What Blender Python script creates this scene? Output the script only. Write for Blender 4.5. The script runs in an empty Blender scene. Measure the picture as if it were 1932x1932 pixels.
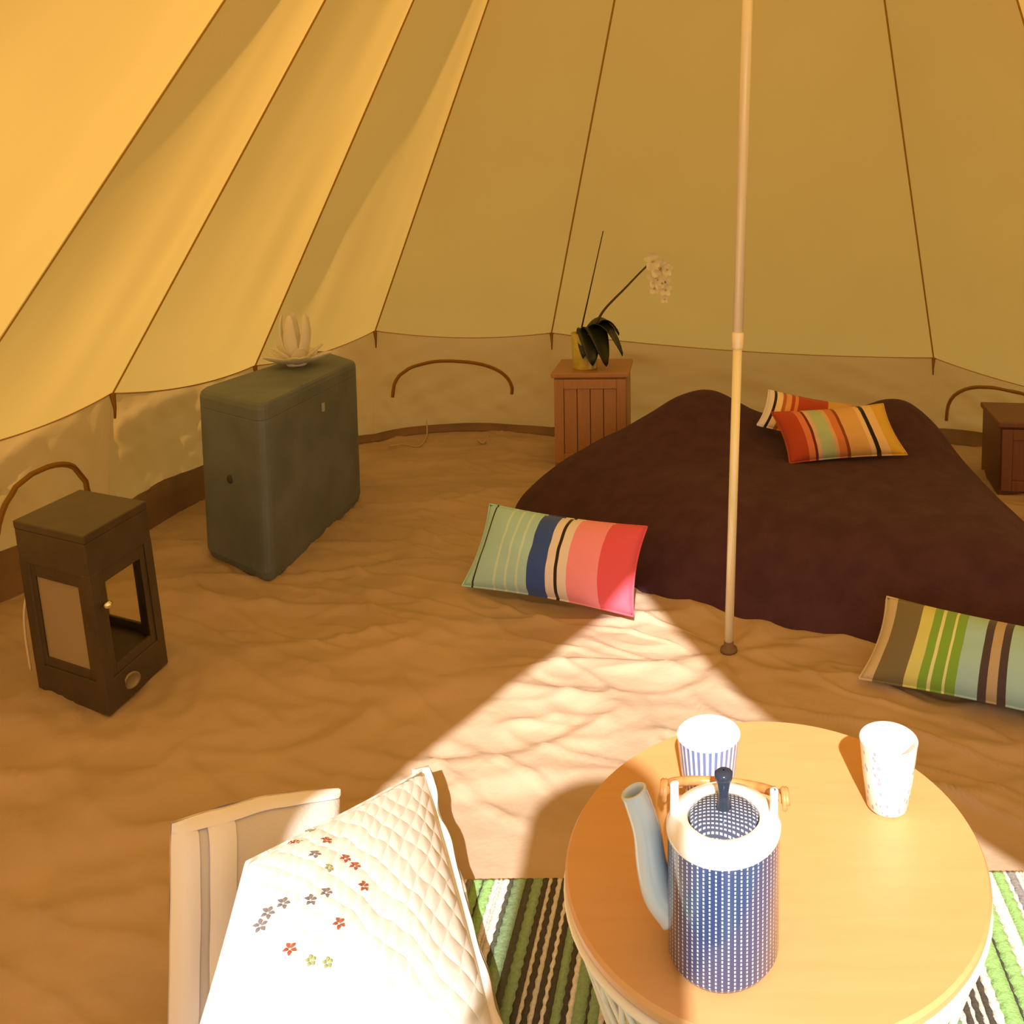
import bpy, math, random
import numpy as np
from mathutils import Vector, Matrix, noise
random.seed(7)
sc = bpy.context.scene
D = bpy.data
PI = math.pi

# ------------------------------------------------------------------ camera
IMG = 1932.0
F, CX, PITCH, YH, H = 1600.0, 1330.0, math.radians(5), 400.0, 1.15
CY = YH + F * math.tan(PITCH)
cd = D.cameras.new('camera'); cam = D.objects.new('camera', cd); sc.collection.objects.link(cam)
cam.location = (0, 0, H); cam.rotation_euler = (PI / 2 - PITCH, 0, 0)
cd.sensor_fit = 'HORIZONTAL'; cd.sensor_width = 36; cd.lens = 36 * F / IMG
cd.shift_x = -(CX - IMG / 2) / IMG; cd.shift_y = (CY - IMG / 2) / IMG
cd.clip_start = 0.02
sc.camera = cam
# ------------------------------------------------------------------ light
SUN_EL = math.radians(38.4); SUN_DX = -0.063
w = D.worlds.new('world'); sc.world = w; w.use_nodes = True
bgn = w.node_tree.nodes['Background']; bgn.inputs[0].default_value = (0.74, 0.87, 1.0, 1); bgn.inputs[1].default_value = 1.0
sd = D.lights.new('sun', 'SUN'); sun = D.objects.new('sun', sd); sc.collection.objects.link(sun)
sd.energy = 5.6; sd.angle = math.radians(0.8); sd.color = (1.0, 0.96, 0.90)
sdir = Vector((SUN_DX * math.cos(SUN_EL), math.cos(SUN_EL), -math.sin(SUN_EL)))
sun.rotation_euler = sdir.to_track_quat('-Z', 'Y').to_euler(); sun.location = (0.5, -4, 5)
sc.view_settings.view_transform = 'Standard'; sc.view_settings.look = 'None'
sc.view_settings.exposure = 0.45; sc.view_settings.gamma = 1; sc.view_settings.use_curve_mapping = False

# ------------------------------------------------------------------ pixel -> place
def ray(px, py):
    X = (px - CX) / F; Y = (py - CY) / F
    return Vector((X, math.cos(PITCH) - math.sin(PITCH) * Y, -(math.sin(PITCH) + math.cos(PITCH) * Y)))
def g(px, py, z=0.0):
    d = ray(px, py); return Vector((0, 0, H)) + d * ((z - H) / d.z)
def aty(px, py, Y):
    d = ray(px, py); return Vector((0, 0, H)) + d * (Y / d.y)
def pix(P):
    y, z = P[1], P[2] - H
    zc = y * math.cos(PITCH) - z * math.sin(PITCH); yc = -(z * math.cos(PITCH) + y * math.sin(PITCH))
    return CX + F * P[0] / zc, CY + F * yc / zc

# ------------------------------------------------------------------ materials
def mat(name, col, rough=0.7, metal=0.0, var=0.0, vscale=8.0, bump=0.0, bscale=60.0, sheen=0.0, spec=0.5, col2=None, trans=0.0):
    m = D.materials.new(name); m.use_nodes = True; nt = m.node_tree; n = nt.nodes; l = nt.links
    b = n['Principled BSDF']; b.inputs['Base Color'].default_value = (*col, 1); b.inputs['Roughness'].default_value = rough
    b.inputs['Metallic'].default_value = metal; b.inputs['Sheen Weight'].default_value = sheen
    b.inputs['Specular IOR Level'].default_value = spec; b.inputs['Transmission Weight'].default_value = trans
    tc = n.new('ShaderNodeTexCoord')
    if var > 0 or col2:
        nz = n.new('ShaderNodeTexNoise'); nz.inputs['Scale'].default_value = vscale; nz.inputs['Detail'].default_value = 5
        l.new(tc.outputs['Object'], nz.inputs['Vector'])
        mx = n.new('ShaderNodeMix'); mx.data_type = 'RGBA'
        c2 = col2 or tuple(c * (1 - var) for c in col)
        mx.inputs[6].default_value = (*col, 1); mx.inputs[7].default_value = (*c2, 1)
        mr = n.new('ShaderNodeMapRange'); mr.inputs[1].default_value = 0.35; mr.inputs[2].default_value = 0.65
        l.new(nz.outputs['Fac'], mr.inputs[0]); l.new(mr.outputs[0], mx.inputs[0]); l.new(mx.outputs[2], b.inputs['Base Color'])
    if bump > 0:
        nb = n.new('ShaderNodeTexNoise'); nb.inputs['Scale'].default_value = bscale; nb.inputs['Detail'].default_value = 4
        l.new(tc.outputs['Object'], nb.inputs['Vector'])
        bp = n.new('ShaderNodeBump'); bp.inputs['Strength'].default_value = bump; bp.inputs['Distance'].default_value = 0.01
        l.new(nb.outputs['Fac'], bp.inputs['Height']); l.new(bp.outputs[0], b.inputs['Normal'])
    return m

def cloth_translucent(name, col, tcol, fac, bump=0.15, bscale=300):
    m = D.materials.new(name); m.use_nodes = True; nt = m.node_tree; n = nt.nodes; l = nt.links; n.clear()
    out = n.new('ShaderNodeOutputMaterial'); a = n.new('ShaderNodeBsdfDiffuse'); t = n.new('ShaderNodeBsdfTranslucent')
    mx = n.new('ShaderNodeMixShader'); mx.inputs[0].default_value = fac
    tc = n.new('ShaderNodeTexCoord'); nz = n.new('ShaderNodeTexNoise'); nz.inputs['Scale'].default_value = 2.2; nz.inputs['Detail'].default_value = 6
    l.new(tc.outputs['Object'], nz.inputs['Vector'])
    for s, c in ((a, col), (t, tcol)):
        mm = n.new('ShaderNodeMix'); mm.data_type = 'RGBA'
        mm.inputs[6].default_value = (*[x * 0.92 for x in c], 1); mm.inputs[7].default_value = (*[min(1, x * 1.06) for x in c], 1)
        l.new(nz.outputs['Fac'], mm.inputs[0]); l.new(mm.outputs[2], s.inputs['Color'])
    nb = n.new('ShaderNodeTexNoise'); nb.inputs['Scale'].default_value = bscale
    l.new(tc.outputs['Object'], nb.inputs['Vector'])
    bp = n.new('ShaderNodeBump'); bp.inputs['Strength'].default_value = bump; bp.inputs['Distance'].default_value = 0.004
    l.new(nb.outputs['Fac'], bp.inputs['Height']); l.new(bp.outputs[0], a.inputs['Normal'])
    l.new(a.outputs[0], mx.inputs[1]); l.new(t.outputs[0], mx.inputs[2]); l.new(mx.outputs[0], out.inputs[0])
    return m

def srgb(r, g_, b):
    return tuple(((c / 255) / 12.92 if c / 255 <= 0.04045 else ((c / 255 + 0.055) / 1.055) ** 2.4) for c in (r, g_, b))

def stripe_mat(name, stops, rough=0.85):
    """stops: (u position, sRGB colour) constant bands along the UV's x"""
    m = D.materials.new(name); m.use_nodes = True; nt = m.node_tree; n = nt.nodes; l = nt.links
    b = n['Principled BSDF']; b.inputs['Roughness'].default_value = rough; b.inputs['Sheen Weight'].default_value = 0.2
    uv = n.new('ShaderNodeUVMap'); sp = n.new('ShaderNodeSeparateXYZ'); rp = n.new('ShaderNodeValToRGB')
    l.new(uv.outputs[0], sp.inputs[0]); l.new(sp.outputs[0], rp.inputs[0])
    cr = rp.color_ramp; cr.interpolation = 'CONSTANT'
    while len(cr.elements) < len(stops): cr.elements.new(0.999)
    for e, (p, c) in zip(cr.elements, stops): e.position = p
    for e, (p, c) in zip(cr.elements, stops): e.color = (*srgb(*c), 1)
    l.new(rp.outputs[0], b.inputs['Base Color'])
    tc = n.new('ShaderNodeTexCoord'); nb = n.new('ShaderNodeTexNoise'); nb.inputs['Scale'].default_value = 260
    l.new(tc.outputs['Object'], nb.inputs['Vector'])
    bp = n.new('ShaderNodeBump'); bp.inputs['Strength'].default_value = 0.25; bp.inputs['Distance'].default_value = 0.004
    l.new(nb.outputs['Fac'], bp.inputs['Height']); l.new(bp.outputs[0], b.inputs['Normal'])
    return m

def dotline_mat(name, base, light, nlines, zfreq, duty=0.45, rough=0.18, flat=False, dot=0.5):
    """glazed stoneware: rows of light dots running up the side (or across a lid)"""
    m = D.materials.new(name); m.use_nodes = True; nt = m.node_tree; n = nt.nodes; l = nt.links
    b = n['Principled BSDF']; b.inputs['Roughness'].default_value = rough; b.inputs['Coat Weight'].default_value = 0.4
    tc = n.new('ShaderNodeTexCoord'); sp = n.new('ShaderNodeSeparateXYZ'); l.new(tc.outputs['Object'], sp.inputs[0])
    def M(op, a, c=None):
        q = n.new('ShaderNodeMath'); q.operation = op
        for i, v in enumerate((a, c)):
            if v is None: continue
            if isinstance(v, (int, float)): q.inputs[i].default_value = v
            else: l.new(v, q.inputs[i])
        return q.outputs[0]
    if flat:
        wv = M('MULTIPLY', M('SINE', M('MULTIPLY', sp.outputs[0], 60.0)), 0.004)
        s = M('FRACT', M('MULTIPLY', M('ADD', sp.outputs[1], wv), nlines))
        s2 = M('FRACT', M('MULTIPLY', sp.outputs[0], zfreq))
    else:
        ang = M('ARCTAN2', sp.outputs[1], sp.outputs[0])
        s = M('FRACT', M('ADD', M('MULTIPLY', ang, nlines / (2 * PI)), 100.0))
        s2 = M('FRACT', M('ADD', M('MULTIPLY', sp.outputs[2], zfreq), M('MULTIPLY', M('FLOOR', M('ADD', M('MULTIPLY', ang, nlines / (2 * PI)), 100.0)), 0.373)))
    a1 = M('LESS_THAN', s, duty); a2 = M('LESS_THAN', s2, dot)
    nz = n.new('ShaderNodeTexNoise'); nz.inputs['Scale'].default_value = 90; l.new(tc.outputs['Object'], nz.inputs['Vector'])
    fac = M('MULTIPLY', M('MULTIPLY', a1, a2), M('ADD', nz.outputs['Fac'], 0.25))
    mx = n.new('ShaderNodeMix'); mx.data_type = 'RGBA'; mx.inputs[6].default_value = (*base, 1); mx.inputs[7].default_value = (*light, 1)
    l.new(fac, mx.inputs[0]); l.new(mx.outputs[2], b.inputs['Base Color'])
    return m

def wood_mat(name, col, dark, scale=(1, 14, 1), rough=0.45):
    m = D.materials.new(name); m.use_nodes = True; nt = m.node_tree; n = nt.nodes; l = nt.links
    b = n['Principled BSDF']; b.inputs['Roughness'].default_value = rough
    tc = n.new('ShaderNodeTexCoord'); mp = n.new('ShaderNodeMapping'); mp.inputs['Scale'].default_value = scale
    nz = n.new('ShaderNodeTexNoise'); nz.inputs['Scale'].default_value = 6; nz.inputs['Detail'].default_value = 8; nz.inputs['Distortion'].default_value = 0.6
    l.new(tc.outputs['Object'], mp.inputs[0]); l.new(mp.outputs[0], nz.inputs['Vector'])
    mx = n.new('ShaderNodeMix'); mx.data_type = 'RGBA'; mx.inputs[6].default_value = (*col, 1); mx.inputs[7].default_value = (*dark, 1)
    l.new(nz.outputs['Fac'], mx.inputs[0]); l.new(mx.outputs[2], b.inputs['Base Color'])
    return m

# ------------------------------------------------------------------ object helpers
def tag(o, label=None, cat=None, group=None, kind=None):
    for k, v in (('label', label), ('category', cat), ('group', group), ('kind', kind)):
        if v: o[k] = v
    return o
def thing(name, label, cat, loc, group=None):
    o = D.objects.new(name, None); o.empty_display_size = 0.05; sc.collection.objects.link(o); o.location = loc
    return tag(o, label, cat, group)
def origin_of(o):
    v = Vector((0, 0, 0))
    while o: v += o.location; o = o.parent
    return v
def mesh(name, verts, faces, m, parent=None, smooth=True, loc=None, uvs=None, mats=None, fmat=None):
    """verts in world space; stored relative to the parent's (or its own) origin"""
    o0 = origin_of(parent) if parent else Vector(loc or (0, 0, 0))
    me = D.meshes.new(name); me.from_pydata([tuple(Vector(v) - o0) for v in verts], [], faces); me.update()
    if mats:
        for x in mats: me.materials.append(x)
        me.polygons.foreach_set('material_index', fmat)
    else: me.materials.append(m)
    if smooth: me.polygons.foreach_set('use_smooth', [True] * len(me.polygons))
    if uvs:
        lay = me.uv_layers.new(name='UVMap')
        for lp in me.loops: lay.data[lp.index].uv = uvs[lp.vertex_index]
    o = D.objects.new(name, me); sc.collection.objects.link(o)
    if parent: o.parent = parent
    else: o.location = o0
    return o
def grid(fn, nu, nv):
    vs = [fn(i / nu, j / nv) for j in range(nv + 1) for i in range(nu + 1)]
    fs = [(j * (nu + 1) + i, j * (nu + 1) + i + 1, (j + 1) * (nu + 1) + i + 1, (j + 1) * (nu + 1) + i) for j in range(nv) for i in range(nu)]
    return vs, fs
def lathe(prof, c, n=48, ax=None):
    vs, fs = [], []
    c = Vector(c)
    for r, z in prof:
        for k in range(n):
            a = 2 * PI * k / n; p = Vector((r * math.cos(a), r * math.sin(a), z))
            vs.append(c + (ax @ p if ax else p))
    for j in range(len(prof) - 1):
        for k in range(n):
            k2 = (k + 1) % n; fs.append((j * n + k, j * n + k2, (j + 1) * n + k2, (j + 1) * n + k))
    return vs, fs
def tube(pts, r, n=8, cap=True):
    pts = [Vector(p) for p in pts]; vs, fs = [], []
    rs = r if isinstance(r, (list, tuple)) else [r] * len(pts)
    up = Vector((0, 0, 1))
    for i, p in enumerate(pts):
        t = (pts[min(i + 1, len(pts) - 1)] - pts[max(i - 1, 0)]).normalized()
        if abs(t.dot(up)) > 0.95: up = Vector((1, 0, 0)) if abs(t.x) < 0.9 else Vector((0, 1, 0))
        a = t.cross(up).normalized(); b = a.cross(t).normalized()
        for k in range(n):
            q = 2 * PI * k / n; vs.append(p + (a * math.cos(q) + b * math.sin(q)) * rs[i])
    for i in range(len(pts) - 1):
        for k in range(n):
            k2 = (k + 1) % n; fs.append((i * n + k, i * n + k2, (i + 1) * n + k2, (i + 1) * n + k))
    if cap: fs += [tuple(reversed(range(n))), tuple(range((len(pts) - 1) * n, len(pts) * n))]
    return vs, fs
def join(*ms):
    V, Fc = [], []
    for v, f in ms:
        o = len(V); V += list(v); Fc += [tuple(i + o for i in q) for q in f]
    return V, Fc
def slab(c4, h0, h1):
    """prism from 4 ground corners between two heights"""
    vs = [Vector((c.x, c.y, h0)) for c in c4] + [Vector((c.x, c.y, h1)) for c in c4]
    return vs, [(3, 2, 1, 0), (4, 5, 6, 7)] + [(i, (i + 1) % 4, 4 + (i + 1) % 4, 4 + i) for i in range(4)]
def hexa(a, b):
    """solid between quad a and quad b"""
    return list(a) + list(b), [(3, 2, 1, 0), (4, 5, 6, 7)] + [(i, (i + 1) % 4, 4 + (i + 1) % 4, 4 + i) for i in range(4)]
def box(c, s, rz=0.0):
    R = Matrix.Rotation(rz, 3, 'Z'); c = Vector(c)
    q = [Vector((sx * s[0] / 2, sy * s[1] / 2, 0)) for sx, sy in ((-1, -1), (1, -1), (1, 1), (-1, 1))]
    return slab_at([c + R @ v for v in q], c.z - s[2] / 2, c.z + s[2] / 2)
def slab_at(c4, z0, z1): return slab(c4, z0, z1)
def bevel(o, wd, seg=2):
    b = o.modifiers.new('bevel', 'BEVEL'); b.width = wd; b.segments = seg; b.limit_method = 'ANGLE'; b.angle_limit = math.radians(40)
    return o
def crom(p, n, closed=False):
    p = [Vector(q) for q in p]; out = []; N = len(p)
    for i in range(N if closed else N - 1):
        q = [p[(i + k) % N] if closed else p[min(max(i + k, 0), N - 1)] for k in (-1, 0, 1, 2)]
        for s in range(n):
            t = s / n
            out.append(0.5 * ((2 * q[1]) + (-q[0] + q[2]) * t + (2 * q[0] - 5 * q[1] + 4 * q[2] - q[3]) * t * t + (-q[0] + 3 * q[1] - 3 * q[2] + q[3]) * t ** 3))
    if not closed: out.append(p[-1])
    return out
def nz(x, y, z=0.0): return noise.noise(Vector((x, y, z)))
def ss(a, b, x):
    t = min(1, max(0, (x - a) / (b - a))); return t * t * (3 - 2 * t)

# ================================================================== THE SETTING: a bell tent
CANVAS = cloth_translucent('canvas_roof', (0.38, 0.19, 0.03), (1.0, 0.49, 0.09), 0.42)
CANVASW = cloth_translucent('canvas_wall', (0.42, 0.22, 0.08), (0.92, 0.43, 0.09), 0.34)
SEAM = cloth_translucent('canvas_seam', (0.38, 0.21, 0.05), (0.62, 0.33, 0.05), 0.35)
HEM = mat('canvas_hem', (0.55, 0.34, 0.12), 0.9)
FLOORM = mat('groundsheet', (0.55, 0.405, 0.29), 0.5, var=0.2, vscale=2.5, bump=0.45, bscale=16, spec=0.4)
GRASS = mat('grass', (0.16, 0.22, 0.07), 0.9, var=0.4, vscale=30)

C = g(1375, 1228)                                   # foot of the centre pole
APEX = aty(1455, -1560, C.y)
def on_radius(px, py, R):
    d = ray(px, py); a = d.x ** 2 + d.y ** 2; b = -2 * (d.x * C.x + d.y * C.y); c = C.x ** 2 + C.y ** 2 - R * R
    t = (-b + math.sqrt(b * b - 4 * a * c)) / (2 * a); return d * t + Vector((0, 0, H))
E_ = [Vector((-1.74, 0.75, 0.52)), on_radius(-150, 862, 2.1), on_radius(210, 742, 2.15), on_radius(480, 690, 2.5), on_radius(707, 624, 2.66),
      on_radius(1040, 628, 2.3), on_radius(1762, 675, 2.3), on_radius(2150, 770, 2.3), Vector((2.25, 2.0, 0.50)), Vector((1.80, 0.75, 0.52))]
DOOR_A = Vector((-0.04, -0.06, 2.02))
DL = [DOOR_A, Vector((-0.5, -0.06, 1.38)), Vector((-0.575, -0.06, 1.12)), Vector((-0.62, -0.06, 0.6)), Vector((-0.68, -0.06, 0.0))]
DR = [DOOR_A, Vector((0.25, -0.06, 1.52)), Vector((0.68, -0.06, 1.12)), Vector((1.5, -0.06, 0.0))]
def base_of(e):
    d = Vector((e.x - C.x, e.y - C.y, 0)); r = d.length; d.normalize()
    return Vector((C.x, C.y, 0)) + d * (r + 0.05)
B_ = [base_of(e) for e in E_]
BOW = [0.05, 0.06, 0.05, 0.10, 0.17, 0.12, 0.08, 0.06, 0.05]

ceiling = D.objects.new('ceiling', None); sc.collection.objects.link(ceiling); ceiling.location = APEX
tag(ceiling, 'tan canvas cone roof of the bell tent, glowing where sun falls on it', None, None, 'structure')
def roof_panel(a, b, sag=0.05, dip=0.03, top=APEX):
    n_in = ((a + b) / 2 - APEX).cross(b - a).normalized()
    if n_in.dot(Vector((C.x, C.y, 1.0)) - (a + b) / 2) < 0: n_in = -n_in
    sd_ = random.random() * 50
    def fn(u, v):
        p = top.lerp(a.lerp(b, u), v)
        s = 4 * u * (1 - u)
        p = p + n_in * (sag * s * math.sin(PI * v)) - Vector((0, 0, dip * s * v ** 6))
        k = v * v * min(1, 6 * u * (1 - u)) * (1 - v ** 8)
        return p + n_in * (0.012 * nz(u * 5 + sd_, v * 3) * k + 0.05 * k * max(0, nz(u * 3.1 - v * 2.0 + sd_, v * 0.8)) * v)
    vs, fs = grid(fn, 20, 40)
    mesh('roof_panel', vs, fs, CANVAS, ceiling)
for i in range(len(E_) - 1):
    roof_panel(E_[i], E_[i + 1])
roof_panel(DOOR_A, E_[0], 0.01, 0); roof_panel(E_[-1], DOOR_A, 0.01, 0)
for e in E_ + [DOOR_A]:
    inn = Vector((C.x - e.x, C.y - e.y, 0)).normalized()
    tan = inn.cross(Vector((0, 0, 1)))
    off = inn * 0.006
    vs, fs = grid(lambda u, v: APEX.lerp(e, v) + off * (0.2 + v) + tan * ((u - 0.5) * 0.008) + inn * 0.003 * (1 - abs(2 * u - 1)), 2, 24)
    mesh('seam', vs, fs, SEAM, ceiling)
# eave hem
for i in range(len(E_) - 1):
    a, b = E_[i], E_[i + 1]
    pts = [a.lerp(b, k / 16) - Vector((0, 0, 0.03 * 4 * (k / 16) * (1 - k / 16))) for k in range(17)]
    v, f = tube(pts, 0.003, 6); mesh('eave_hem', v, f, HEM, ceiling)
    dn = Vector((C.x - a.x, C.y - a.y, 0)).normalized()
    v, f = tube([a + dn * 0.004, a + dn * 0.012 - Vector((0, 0, 0.05)), a + dn * 0.01 - Vector((0, 0, 0.085))], [0.010, 0.005, 0.003], 6)
    mesh('eave_toggle', v, f, SEAM, ceiling)

def wall_pt(i, u, v):
    """v = 0 at the eave, 1 at the groundsheet"""
    a, b, c, d = E_[i], E_[i + 1], B_[i], B_[i + 1]
    p = a.lerp(b, u).lerp(c.lerp(d, u), v)
    out = Vector(((p.x - C.x), (p.y - C.y), 0)).normalized()
    s = 4 * u * (1 - u)
    return p + out * (BOW[i] * s * v ** 0.6) - Vector((0, 0, 0.03 * s * (1 - v)))
def wall_fn(i):
    def fn(u, v):
        p = wall_pt(i, u, v); out = Vector(((p.x - C.x), (p.y - C.y), 0)).normalized()
        # pull creases running from the eave corners
        cr = 0.030 * abs(nz(u * 4 + v * 5 + i * 7, u * 1.2)) + 0.022 * nz(u * 9 - v * 4 + i * 3, v * 2) + 0.016 * abs(nz(u * 7 - v * 9 + i, v * 1.5))
        return p + out * (0.02 * v + cr * min(1, 8 * v) * min(1, 9 * (1 - v)) * min(1, 12 * u * (1 - u)))
    return fn
def wall(name, idx, label):
    vs, fs = [], []
    for i in idx: vs, fs = join((vs, fs), grid(wall_fn(i), 48, 20))
    o = mesh(name, vs, fs, CANVASW, None, loc=B_[idx[0]])
    return tag(o, label, None, None, 'structure')
wl = wall('wall_left', [0, 1, 2], 'low tan canvas side wall of the tent behind the lantern')
wb = wall('wall_back', [3, 4, 5], 'low tan canvas back wall of the tent behind the bed')
wr = wall('wall_right', [6, 7, 8], 'low tan canvas side wall of the tent on the far side of the bed')
# door panels beside the opening (behind the camera)
def door_side(name, edge, e, b):
    ed = crom(edge, 6)
    def fn(u, v):
        k = u * (len(ed) - 1); i = min(int(k), len(ed) - 2); q = ed[i].lerp(ed[i + 1], k - i)
        return q.lerp(e.lerp(b, u), v)
    vs, fs = grid(fn, 20, 8)
    tag(mesh(name, vs, fs, CANVAS, None, loc=b), 'canvas panel beside the open tent door', None, None, 'structure')
door_side('door_1', DL, E_[0], B_[0]); door_side('door_2', DR, E_[-1], B_[-1])

# arched window flaps sewn into the low wall
def window(n, i, u0, u1, vtop, vbot, parent_label):
    um, uh = (u0 + u1) / 2, (u1 - u0) / 2
    pts = []
    for k in range(25):
        a = PI * k / 24; u = um - uh * math.cos(a); v = vbot - (vbot - vtop) * math.sin(a) ** 0.8
        p = wall_fn(i)(u, v); inn = Vector((C.x - p.x, C.y - p.y, 0)).normalized(); pts.append(p + inn * 0.014)
    band = []
    for k, p in enumerate(pts):
        q = pts[max(k - 1, 0)] - pts[min(k + 1, 24)]; inn = Vector((C.x - p.x, C.y - p.y, 0)).normalized(); sd_ = q.cross(inn).normalized()
        band += [p - sd_ * 0.009 - inn * 0.008, p - sd_ * 0.005, p + sd_ * 0.005, p + sd_ * 0.009 - inn * 0.008]
    fs = [(4 * k + j, 4 * k + 4 + j, 4 * k + 5 + j, 4 * k + 1 + j) for k in range(24) for j in range(3)]
    o = mesh('window_%d' % n, band, fs, SEAM, None, loc=pts[12])
    tag(o, parent_label, None, None, 'structure')
    v, f = tube([p + Vector((C.x - p.x, C.y - p.y, 0)).normalized() * 0.002 for p in pts], 0.0025, 6); mesh('zip', v, f, SEAM, o)
    return o
window(1, 4, 0.12, 0.80, 0.26, 0.62, 'arched window flap zipped shut in the back wall, between blue-grey chest and bedside cabinet')
window(2, 1, 0.40, 0.93, 0.30, 0.90, 'arched window flap zipped shut in the wall behind the black lantern')
window(3, 6, 0.06, 0.75, 0.14, 0.75, 'arched window flap zipped shut in the wall beyond the head of the bed')

# groundsheet: fan of rings, creased
chain = []
for i in range(len(E_) - 1):
    for k in range(24): chain.append(wall_pt(i, k / 24, 1.0))
chain.append(B_[-1].copy())
fr, fl = DR[-1], DL[-1]
for k in range(1, 17): chain.append(B_[-1].lerp(fr, k / 16))
for k in range(1, 49): chain.append(fr.lerp(fl, k / 48))
for k in range(1, 16): chain.append(fl.lerp(B_[0], k / 16))
def dense(ch, m):
    out = []
    for i in range(len(ch)):
        for k in range(m): out.append(ch[i].lerp(ch[(i + 1) % len(ch)], k / m))
    return out
chain = dense(chain, 2)
NR = 190
def floor_z(x, y):
    z = 0.010 * nz(x * 2.1, y * 2.3) + 0.006 * nz(x * 4.7 + 9, y * 6.5)
    r1 = 1 - abs(nz(x * 1.5 + y * 0.7 + 3, y * 4.2 - x * 0.8)); z += 0.014 * max(0, r1 - 0.80) / 0.20
    r2 = 1 - abs(nz(x * 5 - y * 2, y * 8 + x * 3, 4.0)); z += 0.006 * max(0, r2 - 0.7) / 0.3
    r3 = 1 - abs(nz(x * 3.1 + 20, y * 9.0 + x * 4.5, 8.0)); z += 0.008 * max(0, r3 - 0.86) / 0.14
    z -= 0.006
    k = ss(-0.75, -0.6, x) * ss(0.95, 0.8, x) * ss(1.55, 1.42, y)
    return z * (1 - k) + min(z, 0.001) * k * 0.3
fv, ff = [], []
NC = len(chain)
for j in range(NR + 1):
    t = j / NR
    for k in range(NC):
        p = Vector((C.x, C.y, 0)).lerp(Vector((chain[k].x, chain[k].y, 0)), max(t, 0.003))
        dpole = math.hypot(p.x - C.x, p.y - C.y)
        z = floor_z(p.x, p.y) * (0.25 + 0.75 * ss(0.05, 0.3, dpole)) * (1 - ss(0.97, 1.0, t))
        # radiating puckers round the pole foot
        z += 0.006 * math.cos(7 * math.atan2(p.y - C.y, p.x - C.x)) * ss(0.03, 0.08, dpole) * (1 - ss(0.1, 0.35, dpole))
        fv.append(Vector((p.x, p.y, z)))
for j in range(NR):
    for k in range(NC):
        k2 = (k + 1) % NC; ff.append((j * NC + k, (j + 1) * NC + k, (j + 1) * NC + k2, j * NC + k2))
fl_o = tag(mesh('floor', fv, ff, FLOORM), 'creased tan groundsheet covering the tent floor', None, None, 'structure')
# upturned edge of the groundsheet
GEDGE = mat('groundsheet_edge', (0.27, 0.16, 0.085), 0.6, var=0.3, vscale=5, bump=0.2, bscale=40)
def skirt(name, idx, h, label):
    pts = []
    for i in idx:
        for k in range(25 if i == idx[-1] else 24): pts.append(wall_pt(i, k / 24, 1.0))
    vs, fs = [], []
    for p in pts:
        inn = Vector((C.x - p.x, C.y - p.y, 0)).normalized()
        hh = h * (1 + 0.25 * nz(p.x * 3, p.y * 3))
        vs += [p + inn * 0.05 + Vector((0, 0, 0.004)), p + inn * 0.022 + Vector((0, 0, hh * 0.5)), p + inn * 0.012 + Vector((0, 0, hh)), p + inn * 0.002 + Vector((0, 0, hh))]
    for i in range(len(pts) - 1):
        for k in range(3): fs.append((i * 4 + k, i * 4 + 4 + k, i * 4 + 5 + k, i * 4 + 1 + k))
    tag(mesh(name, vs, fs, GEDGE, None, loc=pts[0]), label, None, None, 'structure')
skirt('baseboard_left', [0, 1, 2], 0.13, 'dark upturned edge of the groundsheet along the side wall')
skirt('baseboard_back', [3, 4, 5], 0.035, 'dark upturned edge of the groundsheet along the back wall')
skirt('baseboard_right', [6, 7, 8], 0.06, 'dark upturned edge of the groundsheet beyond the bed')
CORD = mat('cord', (0.62, 0.50, 0.30), 0.9)
for pts in ([(735, 842), (760, 838), (790, 842), (805, 822), (812, 790)], [(900, 828), (912, 836), (922, 822)]):
    v, f = tube(crom([g(x, y, 0.012) if y > 815 else wall_pt(4, 0.33, 0.9) + Vector((0.02, -0.05, 0.02)) for x, y in pts], 5), 0.0035, 5)
    mesh('tie_cord', v, f, CORD, wb)
gv = [Vector((x, y, -0.035)) for x, y in ((-40, -40), (40, -40), (40, 40), (-40, 40))]
tag(mesh('ground', gv, [(0, 1, 2, 3)], GRASS), 'grass around the tent', None, None, 'structure')

# ================================================================== centre pole
STEEL = mat('pole_steel', (0.96, 0.90, 0.66), 0.22, metal=0.1, spec=0.9)
STEEL2 = mat('pole_steel_upper', (0.95, 0.86, 0.74), 0.26, metal=0.1, spec=0.9)
DARKR = mat('dark_rubber', (0.05, 0.035, 0.025), 0.7)
pole = thing('tent_pole', 'slim shiny metal centre pole standing on the groundsheet in front of the bed', 'pole', C)
foot = Vector((C.x, C.y, 0.0)); ptop = Vector((APEX.x, APEX.y, APEX.z - 0.02))
pj = aty(1388, 640, C.y); pj = foot.lerp(ptop, (pj.z) / ptop.z)
v, f = tube([foot + Vector((0, 0, 0.02)), pj], 0.0118, 16); mesh('lower_tube', v, f, STEEL, pole)
v, f = tube([pj, ptop], 0.0135, 16); mesh('upper_tube', v, f, STEEL2, pole)
ud = (ptop - foot).normalized()
v, f = tube([pj - ud * 0.025, pj - ud * 0.02, pj + ud * 0.012, pj + ud * 0.018], [0.013, 0.0155, 0.0155, 0.0137], 16); mesh('collar', v, f, STEEL2, pole)
v, f = lathe([(0.001, 0.028), (0.0125, 0.028), (0.0135, 0.012), (0.022, 0.008), (0.023, 0.001), (0.001, 0.001)], foot, 24); mesh('foot', v, f, mat('pole_foot', (0.20, 0.12, 0.07), 0.7), pole)

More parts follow.
